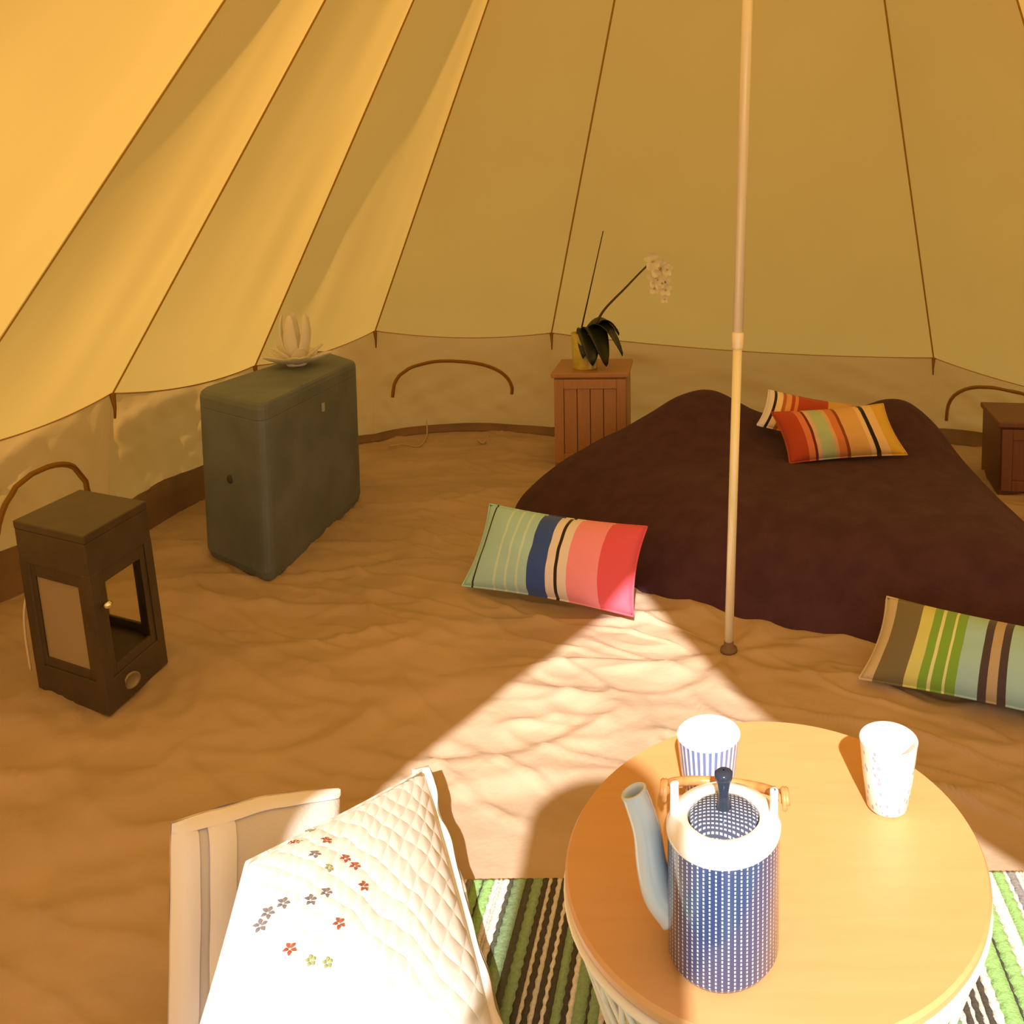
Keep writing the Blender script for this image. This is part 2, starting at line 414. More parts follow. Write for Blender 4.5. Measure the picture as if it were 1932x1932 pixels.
# ================================================================== bed
BEDM = mat('plum_blanket', (0.088, 0.040, 0.054), 0.95, col2=(0.070, 0.030, 0.042), vscale=14, bump=0.3, bscale=160, sheen=0.06, spec=0.08)
bb = crom([(-.74, 3.22, 0), (-.47, 2.80, 0), (-.2, 2.475, 0), (.07, 2.32, 0), (.33, 2.19, 0), (.60, 2.10, 0), (.88, 2.05, 0), (1.08, 2.2, 0), (1.16, 2.6, 0), (1.17, 3.1, 0), (1.14, 3.6, 0), (1.0, 3.95, 0), (.5, 4.08, 0), (-.05, 4.08, 0), (-.27, 3.92, 0), (-.33, 3.74, 0), (-.60, 3.62, 0)], 12, True)
bc = Vector((0.35, 3.1, 0))
bseg = [(bb[i], bb[(i + 1) % len(bb)]) for i in range(0, len(bb))]
bp_np = np.array([[p.x, p.y] for p in bb])
def bdist(x, y):
    return float(np.sqrt(((bp_np - [x, y]) ** 2).sum(1).min()))
def bed_z(x, y):
    d = bdist(x, y)
    front = ss(2.9, 2.2, y)
    t = min(1, d / (0.40 - 0.12 * front))
    z = 0.235 * math.sin(t * PI / 2) ** (0.85)
    z += 0.175 * math.exp(-((x + 0.02) / 0.27) ** 2 - ((y - 3.45) / 0.26) ** 2) * min(1, d / 0.2)
    z += 0.135 * math.exp(-((x - 0.80) / 0.24) ** 2 - ((y - 3.45) / 0.26) ** 2) * min(1, d / 0.2)
    z += 0.010 * nz(x * 4, y * 4) * t + 0.006 * nz(x * 9, y * 7) * t
    return z + 0.004
bv, bf = [], []
NB = len(bb); RB = 64
for j in range(RB + 1):
    for k in range(NB):
        s = 1 - j / RB
        p = bc.lerp(bb[k], max(s, 0.004)); bv.append(Vector((p.x, p.y, bed_z(p.x, p.y) if j else 0.0)))
for j in range(RB):
    for k in range(NB):
        k2 = (k + 1) % NB; bf.append((j * NB + k, j * NB + k2, (j + 1) * NB + k2, (j + 1) * NB + k))
bf.append(tuple(RB * NB + k for k in range(NB)))
bed = thing('bed', 'low bed under a dark plum blanket with two humped pillows at its head', 'bed', bc)
mesh('blanket', bv, bf, BEDM, bed)
MATT = mat('mattress_ticking', (0.5, 0.45, 0.4), 0.9)
q = [Vector(c) for c in ((-0.05, 2.65, 0), (0.85, 2.4, 0), (0.95, 3.75, 0), (0.0, 3.8, 0))]
v, f = slab(q, 0.02, 0.18); bevel(mesh('mattress', v, f, MATT, bed, smooth=False), 0.03)

# ================================================================== striped cushions
def cushion(name, label, c4, thick, m, group=None, pinch=0.06, piping=None, lie=0.5):
    """c4 = bottom-left, bottom-right, top-right, top-left corners (seam line), seen from the front"""
    bl, br, tr, tl = [Vector(c) for c in c4]
    nrm = (br - bl).cross(tl - bl).normalized()
    NU, NV = 40, 26
    vs, uv = [], []
    idx = {}
    for side in (1, -1):
        for j in range(NV + 1):
            for i in range(NU + 1):
                edge = i in (0, NU) or j in (0, NV)
                if side == -1 and edge: idx[(side, i, j)] = idx[(1, i, j)]; continue
                u, vv = i / NU, j / NV; a, b = 2 * u - 1, 2 * vv - 1
                # edges bow inwards between the pointed corners
                ua = a * (1 - pinch * (1 - b * b)); vb = b * (1 - pinch * 1.3 * (1 - a * a))
                uu, v2 = (ua + 1) / 2, (vb + 1) / 2
                p = bl.lerp(br, uu).lerp(tl.lerp(tr, uu), v2)
                h = ((1 - abs(a) ** 2.4) * (1 - abs(b) ** 2.2)); h = max(0, h) ** 0.55
                wr = 1 + 0.10 * nz(a * 3 + len(name), b * 3, side)
                t = thick * (lie if side == 1 else 1 - lie) * h * wr
                idx[(side, i, j)] = len(vs); vs.append(p + nrm * side * t); uv.append((u, vv))
    fs = []
    for side in (1, -1):
        for j in range(NV):
            for i in range(NU):
                q = [idx[(side, i, j)], idx[(side, i + 1, j)], idx[(side, i + 1, j + 1)], idx[(side, i, j + 1)]]
                fs.append(tuple(q if side == 1 else reversed(q)))
    base = Vector(((bl.x + br.x) / 2, (bl.y + br.y) / 2, min(v.z for v in vs)))
    root = thing(name, label, 'cushion', base, group)
    cov = mesh('cover', vs, fs, m, root, uvs=uv)
    ring = [(i, 0) for i in range(NU)] + [(NU, j) for j in range(NV)] + [(i, NV) for i in range(NU, 0, -1)] + [(0, j) for j in range(NV, 0, -1)]
    pts = [vs[idx[(1, i, j)]] for i, j in ring]; pts.append(pts[0])
    v, f = tube(pts, 0.0032, 5, False); mesh('edge_seam', v, f, piping or m, cov, uvs=[uv[idx[(1,) + (ring + ring[:1])[k // 5]]] for k in range(len(v))])
    return root, vs, idx, uv
aqua, navy, cream, pink, red = (176, 228, 255), (50, 86, 190), (240, 234, 250), (252, 158, 190), (232, 92, 116)
aq2 = (208, 242, 255)
st_a = stripe_mat('stripes_aqua_pink', [(0, aqua), (0.055, (40, 38, 40)), (0.068, aqua), (0.19, aq2), (0.205, aqua), (0.26, aq2), (0.275, aqua), (0.33, aq2), (0.345, aqua), (0.40, navy), (0.515, cream), (0.565, (40, 30, 30)), (0.585, cream), (0.64, pink), (0.82, red)])
LT = g(872, 1105, 0.035)
BLa, BRa = g(872, 1105, 0.03), g(1195, 1163, 0.03)
cushion('cushion', 'aqua, navy and pink striped cushion leaning against the foot of the bed', [BLa, BRa, aty(1221, 994, BRa.y + 0.14), aty(924, 951, BLa.y + 0.18)], 0.13, st_a, 'striped cushions')
olive, lime, grn, teal, char, tan_, dred = (120, 112, 84), (216, 222, 140), (128, 180, 70), (166, 212, 226), (74, 62, 70), (186, 170, 146), (150, 62, 40)
wht = (228, 240, 190)
st_b = stripe_mat('stripes_green', [(0, (205, 192, 168)), (0.055, olive), (0.185, lime), (0.245, grn), (0.285, wht), (0.297, grn), (0.345, wht), (0.357, grn), (0.40, teal), (0.49, char), (0.525, tan_), (0.57, char), (0.605, teal), (0.78, (225, 205, 170)), (0.80, dred), (0.93, (225, 205, 170))])
BLb = g(1620, 1280, 0.03); dirb = (g(1932, 1345, 0.03) - BLb).normalized(); BRb = BLb + dirb * 0.55
TLb = aty(1673, 1126, BLb.y + 0.15)
cushion('cushion', 'green, teal and grey striped cushion leaning against the foot of the bed', [BLb, BRb, TLb + dirb * 0.52 + Vector((0, 0, -0.02)), TLb], 0.13, st_b, 'striped cushions')
rust, och, oran, mint = (186, 70, 36), (226, 180, 110), (216, 130, 70), (182, 202, 160)
st_c = stripe_mat('stripes_rust_ochre', [(0, rust), (0.17, (226, 130, 90)), (0.225, (110, 40, 15)), (0.25, (226, 190, 160)), (0.285, mint), (0.40, (226, 180, 130)), (0.43, oran), (0.50, (140, 70, 25)), (0.525, och), (0.70, (240, 210, 160)), (0.745, (26, 14, 8)), (0.785, (240, 206, 150)), (0.87, (226, 186, 70))])
Yc = 3.02
cushion('cushion', 'rust, mint and ochre striped cushion propped between the pillow humps on the bed', [aty(1490, 874, Yc), aty(1712, 858, Yc + 0.02), aty(1666, 762, Yc + 0.13), aty(1455, 778, Yc + 0.12)], 0.11, st_c, 'striped cushions', lie=0.55)
st_d = stripe_mat('stripes_cream_rust', [(0, cream), (0.07, (40, 20, 12)), (0.10, (250, 225, 190)), (0.17, (190, 110, 50)), (0.21, (236, 170, 110)), (0.27, rust), (0.31, (230, 150, 100)), (0.35, rust), (0.7, och)])
cushion('cushion', 'cream cushion with black line and rust stripes, half hidden behind the rust and ochre cushion', [aty(1428, 802, 3.22), aty(1600, 850, 3.22), aty(1610, 765, 3.32), aty(1450, 736, 3.32)], 0.08, st_d, 'striped cushions')

# ================================================================== blue-grey chest
CH = mat('blue_grey_paint', (0.150, 0.185, 0.215), 0.6, var=0.25, vscale=6, bump=0.12, bscale=30)
CH2 = mat('worn_edge', (0.42, 0.44, 0.36), 0.7)
qF, qL, qR = g(508, 1105), g(383, 1048), g(686, 942)
qB = g(604, 655, 0.575); qB.z = 0
ZC = 0.565
chest = thing('chest', 'tall blue-grey painted chest with rounded corners carrying the white lotus holder', 'chest', (qF + qL + qR + qB) / 4)
def rounded_quad(c4, r, n=6):
    out = []
    for i in range(4):
        p, a, b = c4[i], c4[i - 1], c4[(i + 1) % 4]
        d1 = (a - p).normalized(); d2 = (b - p).normalized(); s = p + d1 * r; e = p + d2 * r
        for k in range(n + 1):
            t = k / n; out.append(s * (1 - t) ** 2 + p * 2 * t * (1 - t) + e * t * t)
    return out
def prism_r(c4, r, levels):
    """levels: (z, inset)"""
    ctr = sum(c4, Vector()) / 4; vs, fs = [], []
    ring0 = rounded_quad(c4, r); n = len(ring0)
    for z, ins in levels:
        for p in ring0:
            d = (ctr - p); d.z = 0; vs.append(Vector((p.x, p.y, z)) + d.normalized() * ins)
    for j in range(len(levels) - 1):
        for k in range(n): fs.append((j * n + k, j * n + (k + 1) % n, (j + 1) * n + (k + 1) % n, (j + 1) * n + k))
    fs += [tuple(reversed(range(n))), tuple(range((len(levels) - 1) * n, len(levels) * n))]
    return vs, fs
c4 = [qF, qR, qB, qL]
v, f = prism_r(c4, 0.06, [(0.0, 0.012), (0.03, 0.0), (ZC - 0.0525, 0.0)]); body = mesh('body', v, f, CH, chest, smooth=False)
bevel(body, 0.004)
v, f = prism_r(c4, 0.06, [(ZC - 0.052, 0.0), (ZC - 0.02, 0.0), (ZC - 0.006, 0.006), (ZC, 0.018)]); mesh('lid', v, f, CH, chest, smooth=False)
fm = qL.lerp(qF, 0.5); fm.z = 0.3; nf = Vector((-(qF - qL).y, (qF - qL).x, 0)).normalized()
if nf.dot(-fm) < 0: nf = -nf
ax = nf.to_track_quat('Z', 'Y').to_matrix()
v, f = lathe([(0.001, 0.004), (0.012, 0.004), (0.014, 0.001), (0.014, -0.004)], fm + nf * 0.001, 16, ax); mesh('keyhole', v, f, DARKR, body)
fm2 = qF.lerp(qR, 0.55); fm2.z = 0.46; 
v, f = box(fm2 + Vector((0.004, -0.001, 0)), (0.006, 0.012, 0.03)); mesh('hasp', v, f, CH2, body, smooth=False)

# ================================================================== lotus candle holder
PET = cloth_translucent('lotus_shell', (0.92, 0.88, 0.80), (0.90, 0.82, 0.66), 0.06, 0.05)
lc = g(560, 690, ZC)
lotus = thing('lotus_candle_holder', 'white lotus-shaped candle holder with upright petals on the blue-grey chest', 'candle holder', lc)
def petal(az, length, width, tilt, curl, z0, r0):
    """a cupped petal: tilt from vertical at its base, curling by curl"""
    d = Vector((math.cos(az), math.sin(az), 0)); t = Vector((-math.sin(az), math.cos(az), 0))
    def fn(u, v):
        ang = tilt + curl * v; acc = Vector((0, 0, 0)); n = 8
        for k in range(n):
            a = tilt + curl * v * (k + .5) / n
            acc += (d * math.sin(a) + Vector((0, 0, math.cos(a)))) * (length * v / n)
        wv = width * math.sin(PI * min(1, (0.10 + 0.87 * v)) ** 0.9) ** 0.6
        x = (u - 0.5) * 2
        nrm = d * math.cos(ang) - Vector((0, 0, math.sin(ang)))
        return lc + Vector((0, 0, z0)) + d * r0 + acc + t * x * wv / 2 - nrm * (0.22 * wv * (x * x))
    return grid(fn, 8, 12)
def petals(n, ph, *a):
    for k in range(n):
        v, f = petal(ph + 2 * PI * k / n, *a); o = mesh('petal', v, f, PET, lotus)
        so = o.modifiers.new('thick', 'SOLIDIFY'); so.thickness = 0.0025; so.offset = 0
petals(5, -PI / 2, 0.195, 0.050, 0.66, -1.0, 0.014, 0.016)
petals(5, -PI / 2 + PI / 6 + 0.1, 0.105, 0.05, 0.98, -0.25, 0.010, 0.016)
petals(5, -PI / 2 + 0.55, 0.115, 0.085, 1.45, -0.45, 0.008, 0.018)
v, f = lathe([(0.001, 0.0), (0.03, 0.0), (0.036, 0.006), (0.03, 0.016), (0.001, 0.018)], lc, 24); mesh('base', v, f, PET, lotus)

# ================================================================== lantern
LM = mat('lantern_metal', (0.082, 0.056, 0.034), 0.5, var=0.25, vscale=12, bump=0.06, bscale=120)
GL = mat('lantern_glass', (0.96, 0.95, 0.92), 0.18, trans=1.0, spec=0.4); GL.node_tree.nodes['Principled BSDF'].inputs['IOR'].default_value = 1.02
FROST = cloth_translucent('frosted_glass', (0.64, 0.54, 0.40), (0.80, 0.68, 0.50), 0.5, 0.02)
SILV = mat('silver', (0.9, 0.88, 0.84), 0.12, metal=1.0)
LF, LL, LR = g(207, 1353), g(74, 1306), g(318, 1250)
LB = LL + LR - LF; LB = LB.lerp((LF + LL + LR + LB) / 4, 0.06)
ZL = 0.425
lan = thing('lantern', 'black metal floor lantern with glass panes standing on the groundsheet', 'lantern', (LF + LL + LR + LB) / 4)
lc4 = [LF, LR, LB, LL]; lct = sum(lc4, Vector()) / 4
def ins(c4_, k): return [p.lerp(sum(c4_, Vector()) / 4, k) for p in c4_]
lean = Vector((-0.034, 0, 0))            # it leans a little on the soft floor
def sl(m):
    v, f = m; return [Vector(p) + lean * (Vector(p).z / ZL) for p in v], f
v, f = sl(slab(lc4, 0.0, 0.075)); bevel(mesh('base', v, f, LM, lan, smooth=False), 0.003)
v, f = sl(slab(ins(lc4, -0.005), ZL - 0.020, ZL)); top_o = bevel(mesh('roof', v, f, LM, lan, smooth=False), 0.003)
v, f = sl(slab(ins(lc4, 0.005), ZL - 0.10, ZL - 0.020)); bevel(mesh('top_rail', v, f, LM, lan, smooth=False), 0.002)
names = ['door', 'side', 'side', 'side']
for i in range(4):
    a, b = lc4[i], lc4[(i + 1) % 4]; e = (b - a).normalized(); L = (b - a).length; inn = (lct - (a + b) / 2).normalized()
    wd = 0.052 if i != 0 else 0.05
    # corner post
    q = [a, a + e * 0.03, a + e * 0.03 + (lct - a).normalized() * 0.03, a + (lc4[i - 1] - a).normalized() * 0.03]
    v, f = sl(slab(q, 0.07, ZL - 0.095)); bevel(mesh('post', v, f, LM, lan, smooth=False), 0.002)
    fr = D.objects.new('x', None); D.objects.remove(fr)
    def rail(s0, s1, z0, z1, t=0.010, o=0.004):
        qq = [a + e * s0 + inn * o, a + e * s1 + inn * o, a + e * s1 + inn * (o + t), a + e * s0 + inn * (o + t)]
        return sl(slab(qq, z0, z1))
    zb, zt = 0.075, ZL - 0.10
    v, f = join(rail(0.02, wd, zb, zt), rail(L - wd, L - 0.02, zb, zt), rail(wd, L - wd, zb, zb + 0.022), rail(wd, L - wd, zt - 0.03, zt))
    fo = bevel(mesh(names[i] + '_frame', v, f, LM, lan, smooth=False), 0.0015)
    v, f = rail(wd - 0.004, L - wd + 0.004, zb + 0.018, zt - 0.026, 0.003, 0.008); mesh('pane', v, f, FROST if i == 3 else GL, fo, smooth=False)
    if i == 0:
        nout = -inn
        kp = a + e * 0.030; kp.z = 0.255; kp = kp + lean * (kp.z / ZL) + nout * 0.001
        axk = nout.to_track_quat('Z', 'Y').to_matrix()
        v, f = lathe([(0.0035, 0), (0.0035, 0.010), (0.009, 0.014), (0.010, 0.020), (0.006, 0.026), (0.0005, 0.027)], kp, 20, axk); mesh('knob', v, f, SILV, fo)
        mp_ = a + e * (L * 0.36); mp_.z = 0.040; mp_ = mp_ + nout * 0.001
        v, f = lathe([(0.020, -0.002), (0.020, 0.003), (0.016, 0.004), (0.015, 0.002), (0.0005, 0.002)], mp_, 24, axk); mesh('medallion', v, f, mat('brass_plate', (0.30, 0.24, 0.16), 0.45, metal=0.4), lan)
# cord handle hanging at the side
hp = [aty(54, 1105, LL.y + 0.01), aty(46, 1150, LL.y), aty(48, 1200, LL.y), aty(58, 1265, LL.y)]
v, f = tube(crom(hp, 6), 0.0028, 6); mesh('carry_cord', v, f, mat('pale_cord', (0.75, 0.62, 0.42), 0.8), lan)

# ================================================================== bedside cabinets
CW = wood_mat('cabinet_wood', (0.52, 0.27, 0.13), (0.40, 0.19, 0.08), (9, 9, 0.8))
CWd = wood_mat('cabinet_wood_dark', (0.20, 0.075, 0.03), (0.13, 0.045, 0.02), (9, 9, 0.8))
def cabinet(label, x0, x1, y0, dep, h, m, rz):
    cx_ = (x0 + x1) / 2; w_ = x1 - x0
    root = thing('bedside_cabinet', label, 'cabinet', (cx_, y0 + dep / 2, 0), 'bedside cabinets')
    ctr = Vector((cx_, y0 + dep / 2, 0)); R = Matrix.Rotation(rz, 3, 'Z')
    def bx(c, s): 
        v, f = box(c, s); return [ctr + R @ (Vector(p) - ctr) for p in v], f
    v, f = bx((cx_, y0 + dep / 2 + 0.008, h / 2 - 0.01), (w_ - 0.01, dep - 0.016, h - 0.02)); bevel(mesh('body', v, f, m, root, smooth=False), 0.003)
    v, f = bx((cx_, y0 + dep / 2, h - 0.010), (w_ + 0.012, dep + 0.01, 0.022)); bevel(mesh('top', v, f, m, root, smooth=False), 0.004)
    yo = y0 - 0.002; st = 0.042; dt = 0.014
    z0, z1 = 0.03, h - 0.028
    fr_ = join(bx((x0 + 0.008 + st / 2, yo, (z0 + z1) / 2), (st, dt, z1 - z0)), bx((x1 - 0.008 - st / 2, yo, (z0 + z1) / 2), (st, dt, z1 - z0)),
               bx((cx_, yo, z0 + st / 2), (w_ - 2 * st - 0.016, dt, st)), bx((cx_, yo, z1 - st / 2), (w_ - 2 * st - 0.016, dt, st)))
    do = bevel(mesh('door', fr_[0], fr_[1], m, root, smooth=False), 0.002)
    pw = (w_ - 2 * st - 0.016) / 4
    for k in range(4):
        v, f = bx((x0 + 0.008 + st + pw * (k + .5), yo + 0.004, (z0 + z1) / 2), (pw - 0.003, 0.008, z1 - z0 - 2 * st)); bevel(mesh('board', v, f, m, do, smooth=False), 0.0015)
    return root
cl = g(1042, 884)
cabinet('light wood bedside cabinet with a framed panel door and the orchid on top', cl.x, cl.x + 0.335, cl.y, 0.36, 0.435, CW, 0.04)
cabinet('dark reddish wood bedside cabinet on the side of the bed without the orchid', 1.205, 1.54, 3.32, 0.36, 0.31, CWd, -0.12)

# ================================================================== orchid
POT = mat('pot_yellow', (0.66, 0.56, 0.10), 0.35, var=0.2, vscale=30)
POTW = mat('pot_white', (0.72, 0.62, 0.52), 0.4)
LEAF = mat('orchid_leaf', (0.018, 0.024, 0.008), 0.35, var=0.3, vscale=10)
STEM = mat('orchid_stem', (0.075, 0.060, 0.012), 0.6)
FLW = cloth_translucent('orchid_petal', (0.94, 0.92, 0.84), (0.95, 0.90, 0.75), 0.1, 0.02)
Yo = cl.y + 0.11
pb = aty(1104, 694, Yo); pb.z = 0.4365
orc = thing('orchid', 'potted orchid with drooping dark leaves and one spray of white flowers on the bedside cabinet', 'plant', pb)
pr = 0.062; ph_ = 0.165
v, f = lathe([(0.001, 0), (pr * 0.86, 0), (pr * 0.9, 0.004), (pr, ph_), (pr - 0.005, ph_), (pr - 0.008, ph_ - 0.02), (0.001, ph_ - 0.02)], pb, 32); pot = mesh('pot', v, f, POT, orc)
for a in (-1.05, -0.55):
    def fn(u, v_, a=a):
        an = a + (u - .5) * 0.22 + 0.1 * v_; r = pr * (0.9 + 0.1 * v_) + 0.0015
        return pb + Vector((r * math.cos(an), r * math.sin(an), 0.006 + v_ * (ph_ - 0.01)))
    v, f = grid(fn, 4, 6); mesh('pot_stripe', v, f, POTW, pot)
top = pb + Vector((0.01, -0.01, ph_))
def leaf(az, length, width, lift, droop):
    d = Vector((math.cos(az), math.sin(az), 0)); t = Vector((-math.sin(az), math.cos(az), 0))
    def fn(u, v_):
        x = (u - .5) * 2; wv = 1.3 * width * (math.sin(PI * (0.12 + 0.86 * v_)) ** 0.6)
        p = top + d * (length * v_) + Vector((0, 0, lift * math.sin(PI * min(1, v_ * 0.9)) - droop * v_ * v_))
        return p + t * x * wv / 2 + Vector((0, 0, 0.012 * abs(x)))
    v, f = grid(fn, 6, 12); o = mesh('leaf', v, f, LEAF, orc); so = o.modifiers.new('t', 'SOLIDIFY'); so.thickness = 0.003
for a in ((-1.15, 0.09, 0.085, 0.035, 0.15), (-0.75, 0.135, 0.085, 0.05, 0.155), (-0.25, 0.17, 0.075, 0.06, 0.12), (0.35, 0.15, 0.08, 0.06, 0.04), (-1.7, 0.06, 0.06, 0.03, 0.12), (-0.5, 0.10, 0.09, 0.04, 0.155)): leaf(*a)
spts = crom([top, aty(1124, 610, Yo - 0.02), aty(1142, 582, Yo - 0.03), aty(1180, 543, Yo - 0.05), aty(1216, 506, Yo - 0.06), aty(1234, 492, Yo - 0.07), aty(1250, 500, Yo - 0.08), aty(1256, 540, Yo - 0.08)], 6)
v, f = tube(spts, [0.007 - 0.0045 * k / (len(spts) - 1) for k in range(len(spts))], 6); mesh('flower_stem', v, f, STEM, orc)
v, f = tube([top + Vector((-0.03, 0.02, 0)), aty(1138, 436, Yo - 0.14)], [0.004, 0.0025], 6); mesh('bare_stem', v, f, STEM, orc)
def blossom(c, s, face):
    R = face.to_track_quat('Z', 'Y').to_matrix()
    ms = []
    for k in range(5):
        a = 2 * PI * k / 5 + 0.3; wdt = s * (0.5 if k % 2 else 0.38)
        def fn(u, v_, a=a, wdt=wdt):
            x = (u - .5) * 2; r = s * v_; w_ = wdt * math.sin(PI * (0.1 + 0.85 * v_)) ** 0.7
            return c + R @ Vector((r * math.cos(a) - x * w_ * math.sin(a), r * math.sin(a) + x * w_ * math.cos(a), s * 0.35 * v_ * v_))
        ms.append(grid(fn, 4, 5))
    v, f = join(*ms); b = mesh('blossom', v, f, FLW, orc)
    v, f = lathe([(0.001, s * 0.1), (s * 0.12, s * 0.18), (s * 0.16, s * 0.3), (s * 0.05, s * 0.42), (0.001, s * 0.42)], c, 8, R); mesh('lip', v, f, POT, b)
for (x, y, s, fx) in ((1234, 493, 0.044, -0.3), (1244, 505, 0.048, 0.2), (1257, 508, 0.032, 0.7), (1241, 526, 0.046, -0.2), (1248, 533, 0.040, 0.4), (1236, 543, 0.03, -0.5), (1255, 546, 0.032, 0.3), (1254, 564, 0.020, 0.0)):
    blossom(aty(x, y, Yo - 0.085), s, Vector((fx, -1, -0.15)))

# ================================================================== rug
RC = {'w': (0.86, 0.84, 0.82), 'g': (0.32, 0.58, 0.20), 'd': (0.090, 0.095, 0.065), 'o': (0.20, 0.28, 0.15), 'y': (0.30, 0.29, 0.30), 'k': (0.075, 0.065, 0.05), 'c': (0.72, 0.71, 0.66), 'm': (0.28, 0.44, 0.24)}
rmats = [mat('rug_' + {'w': 'white', 'g': 'green', 'd': 'dark_green', 'o': 'olive', 'y': 'grey', 'k': 'charcoal', 'c': 'cream', 'm': 'moss'}[k], c, 0.95, var=0.22, vscale=160, bump=0.25, bscale=260) for k, c in RC.items()]
rk = list(RC)
rz0 = g(865, 1652); rug_y1 = g(1000, 1672).y; rug_y0 = 0.25
seq = [('y', 14), ('g', 18), ('w', 7), ('y', 12), ('g', 20), ('k', 3), ('g', 20), ('w', 10), ('c', 4), ('w', 14), ('d', 9), ('m', 20), ('d', 14), ('m', 16), ('k', 15), ('c', 5), ('k', 18), ('c', 7), ('k', 18), ('w', 7), ('k', 20), ('m', 12), ('k', 10), ('w', 9), ('m', 18), ('k', 4), ('m', 14), ('c', 8), ('k', 14), ('w', 6), ('k', 12), ('c', 6), ('k', 12), ('w', 8), ('g', 14), ('k', 12), ('w', 7), ('k', 10), ('g', 16), ('k', 10), ('g', 10), ('w', 18), ('k', 3), ('w', 16), ('g', 24), ('k', 4), ('g', 22), ('w', 18), ('g', 20), ('w', 6), ('y', 16), ('w', 10), ('c', 4), ('w', 14), ('g', 18), ('k', 6), ('g', 16), ('w', 12), ('k', 12)]
seq = [(c_, {'k': min(s_, 11), 'm': s_ + 4, 'c': s_ + 2}.get(c_, s_)) for c_, s_ in seq]
fill = seq[10:40]; k_ = 0
while sum(s for _, s in seq) < 985: seq.append(fill[k_ % len(fill)]); k_ += 1
seq += [('w', 16), ('g', 30), ('k', 4), ('g', 26), ('w', 24), ('g', 22), ('w', 8), ('y', 16), ('w', 10), ('c', 5), ('w', 12), ('g', 24), ('k', 10), ('g', 18), ('w', 14)]
tot = sum(s for _, s in seq); rx0 = rz0.x - 0.012; rx1 = rx0 + tot * 0.00086
NYR = 260
xs = [rx0]
for _, s in seq: xs.append(xs[-1] + s / tot * (rx1 - rx0))
rv, rf, rm = [], [], []
for k in range(len(seq)):
    o = len(rv)
    for j in range(NYR + 1):
        y = rug_y0 + (rug_y1 - rug_y0) * j / NYR
        for s, xx in ((0, xs[k]), (1, (xs[k] + xs[k + 1]) / 2), (2, xs[k + 1])):
            ed = (k + 1 if s == 2 else k)
            wob = 0.0 if s == 1 or ed in (0, len(seq)) else 0.0011 * math.sin(y * 330 + ed * 2.1) * (1 if ed % 3 else 0.3)
            dz = 0.0065 + (0.0010 if s == 1 else 0.0)
            rv.append(Vector((xx + wob, y + 0.02 * (xx - rx0), dz + 0.005 + 0.001 * nz(xx * 6, y * 6))))
    for j in range(NYR):
        for s in range(2):
            a = o + j * 3 + s; rf.append((a, a + 1, a + 4, a + 3)); rm.append(rk.index(seq[k][0]))
# bound edges down to the floor
rug = mesh('rug', rv, rf, None, None, loc=(0.1, 0.8, 0), mats=rmats, fmat=rm)
so = rug.modifiers.new('thick', 'SOLIDIFY'); so.thickness = 0.010; so.offset = -1
tag(rug, 'green, white and grey striped woven rug under the round table', 'rug')

# ================================================================== round table
ZT = 0.36
TW = wood_mat('table_oak', (0.68, 0.385, 0.165), (0.60, 0.325, 0.13), (1.2, 9, 1), 0.38)
WIRE = mat('cream_wire', (0.80, 0.76, 0.62), 0.5)
tc_ = g(1461, 1592, ZT); TR_ = (g(1866, 1606, ZT) - g(1066, 1602, ZT)).length / 2 * 0.985
table = thing('round_table', 'round low table with an oak top on a cream wire basket base', 'table', (tc_.x, tc_.y, 0.012))
tb = Vector((tc_.x, tc_.y, 0))
v, f = lathe([(0.001, ZT - 0.018), (TR_ - 0.006, ZT - 0.018), (TR_ - 0.001, ZT - 0.014), (TR_, ZT - 0.005), (TR_ - 0.003, ZT), (0.001, ZT)], tb, 96); 
tt = mesh('table_top', v, f, TW, table, smooth=False)
def ring(r, z, rad):
    return tube([tb + Vector((r * math.cos(2 * PI * k / 72), r * math.sin(2 * PI * k / 72), z)) for k in range(73)], rad, 8, False)
v, f = ring(TR_ - 0.004, ZT - 0.024, 0.006); mesh('rim_ring', v, f, WIRE, table)
v, f = ring(0.165, 0.019, 0.005); mesh('base_ring', v, f, WIRE, table)
NW = 46
for k in range(NW):
    a = 2 * PI * k / NW
    for sg in (1, -1):
        pts = []
        for j in range(7):
            t = j / 6; r = (TR_ - 0.004) * (1 - t) + 0.165 * t; an = a + sg * t * 0.42
            pts.append(tb + Vector((r * math.cos(an), r * math.sin(an), (ZT - 0.024) * (1 - t) + 0.02 * t)))
        v, f = tube(pts, 0.0030, 6); mesh('wire', v, f, WIRE, table)

# ================================================================== teapot
PW = mat('white_glaze', (0.88, 0.87, 0.85), 0.12, spec=0.6)
NAVY = (0.035, 0.060, 0.17)
front = g(1367, 1887, ZT); r_p = 113 / F * (front.y + 0.055)
tp = Vector((front.x, front.y + r_p, ZT))
zs = aty(1367, 1642, tp.y - r_p).z - ZT                      # shoulder height
zt_ = zs + 0.012
PB = dotline_mat('indigo_glaze', NAVY, (0.72, 0.78, 0.88), 58, 235, 0.27, dot=0.62)
PL = dotline_mat('indigo_lid', (0.05, 0.07, 0.14), (0.75, 0.80, 0.88), 210, 230, 0.40, flat=True, dot=0.6)
PK = mat('indigo_knob', (0.022, 0.032, 0.06), 0.15)
pot_o = thing('teapot', 'tall cylindrical indigo teapot with white collar and folded cane handle on the table', 'teapot', tp)
v, f = lathe([(0.001, 0), (r_p - 0.012, 0), (r_p - 0.004, 0.003), (r_p, 0.010), (r_p, zs - 0.001)], tp, 64); body = mesh('body', v, f, PB, pot_o)
rl = r_p * 0.635
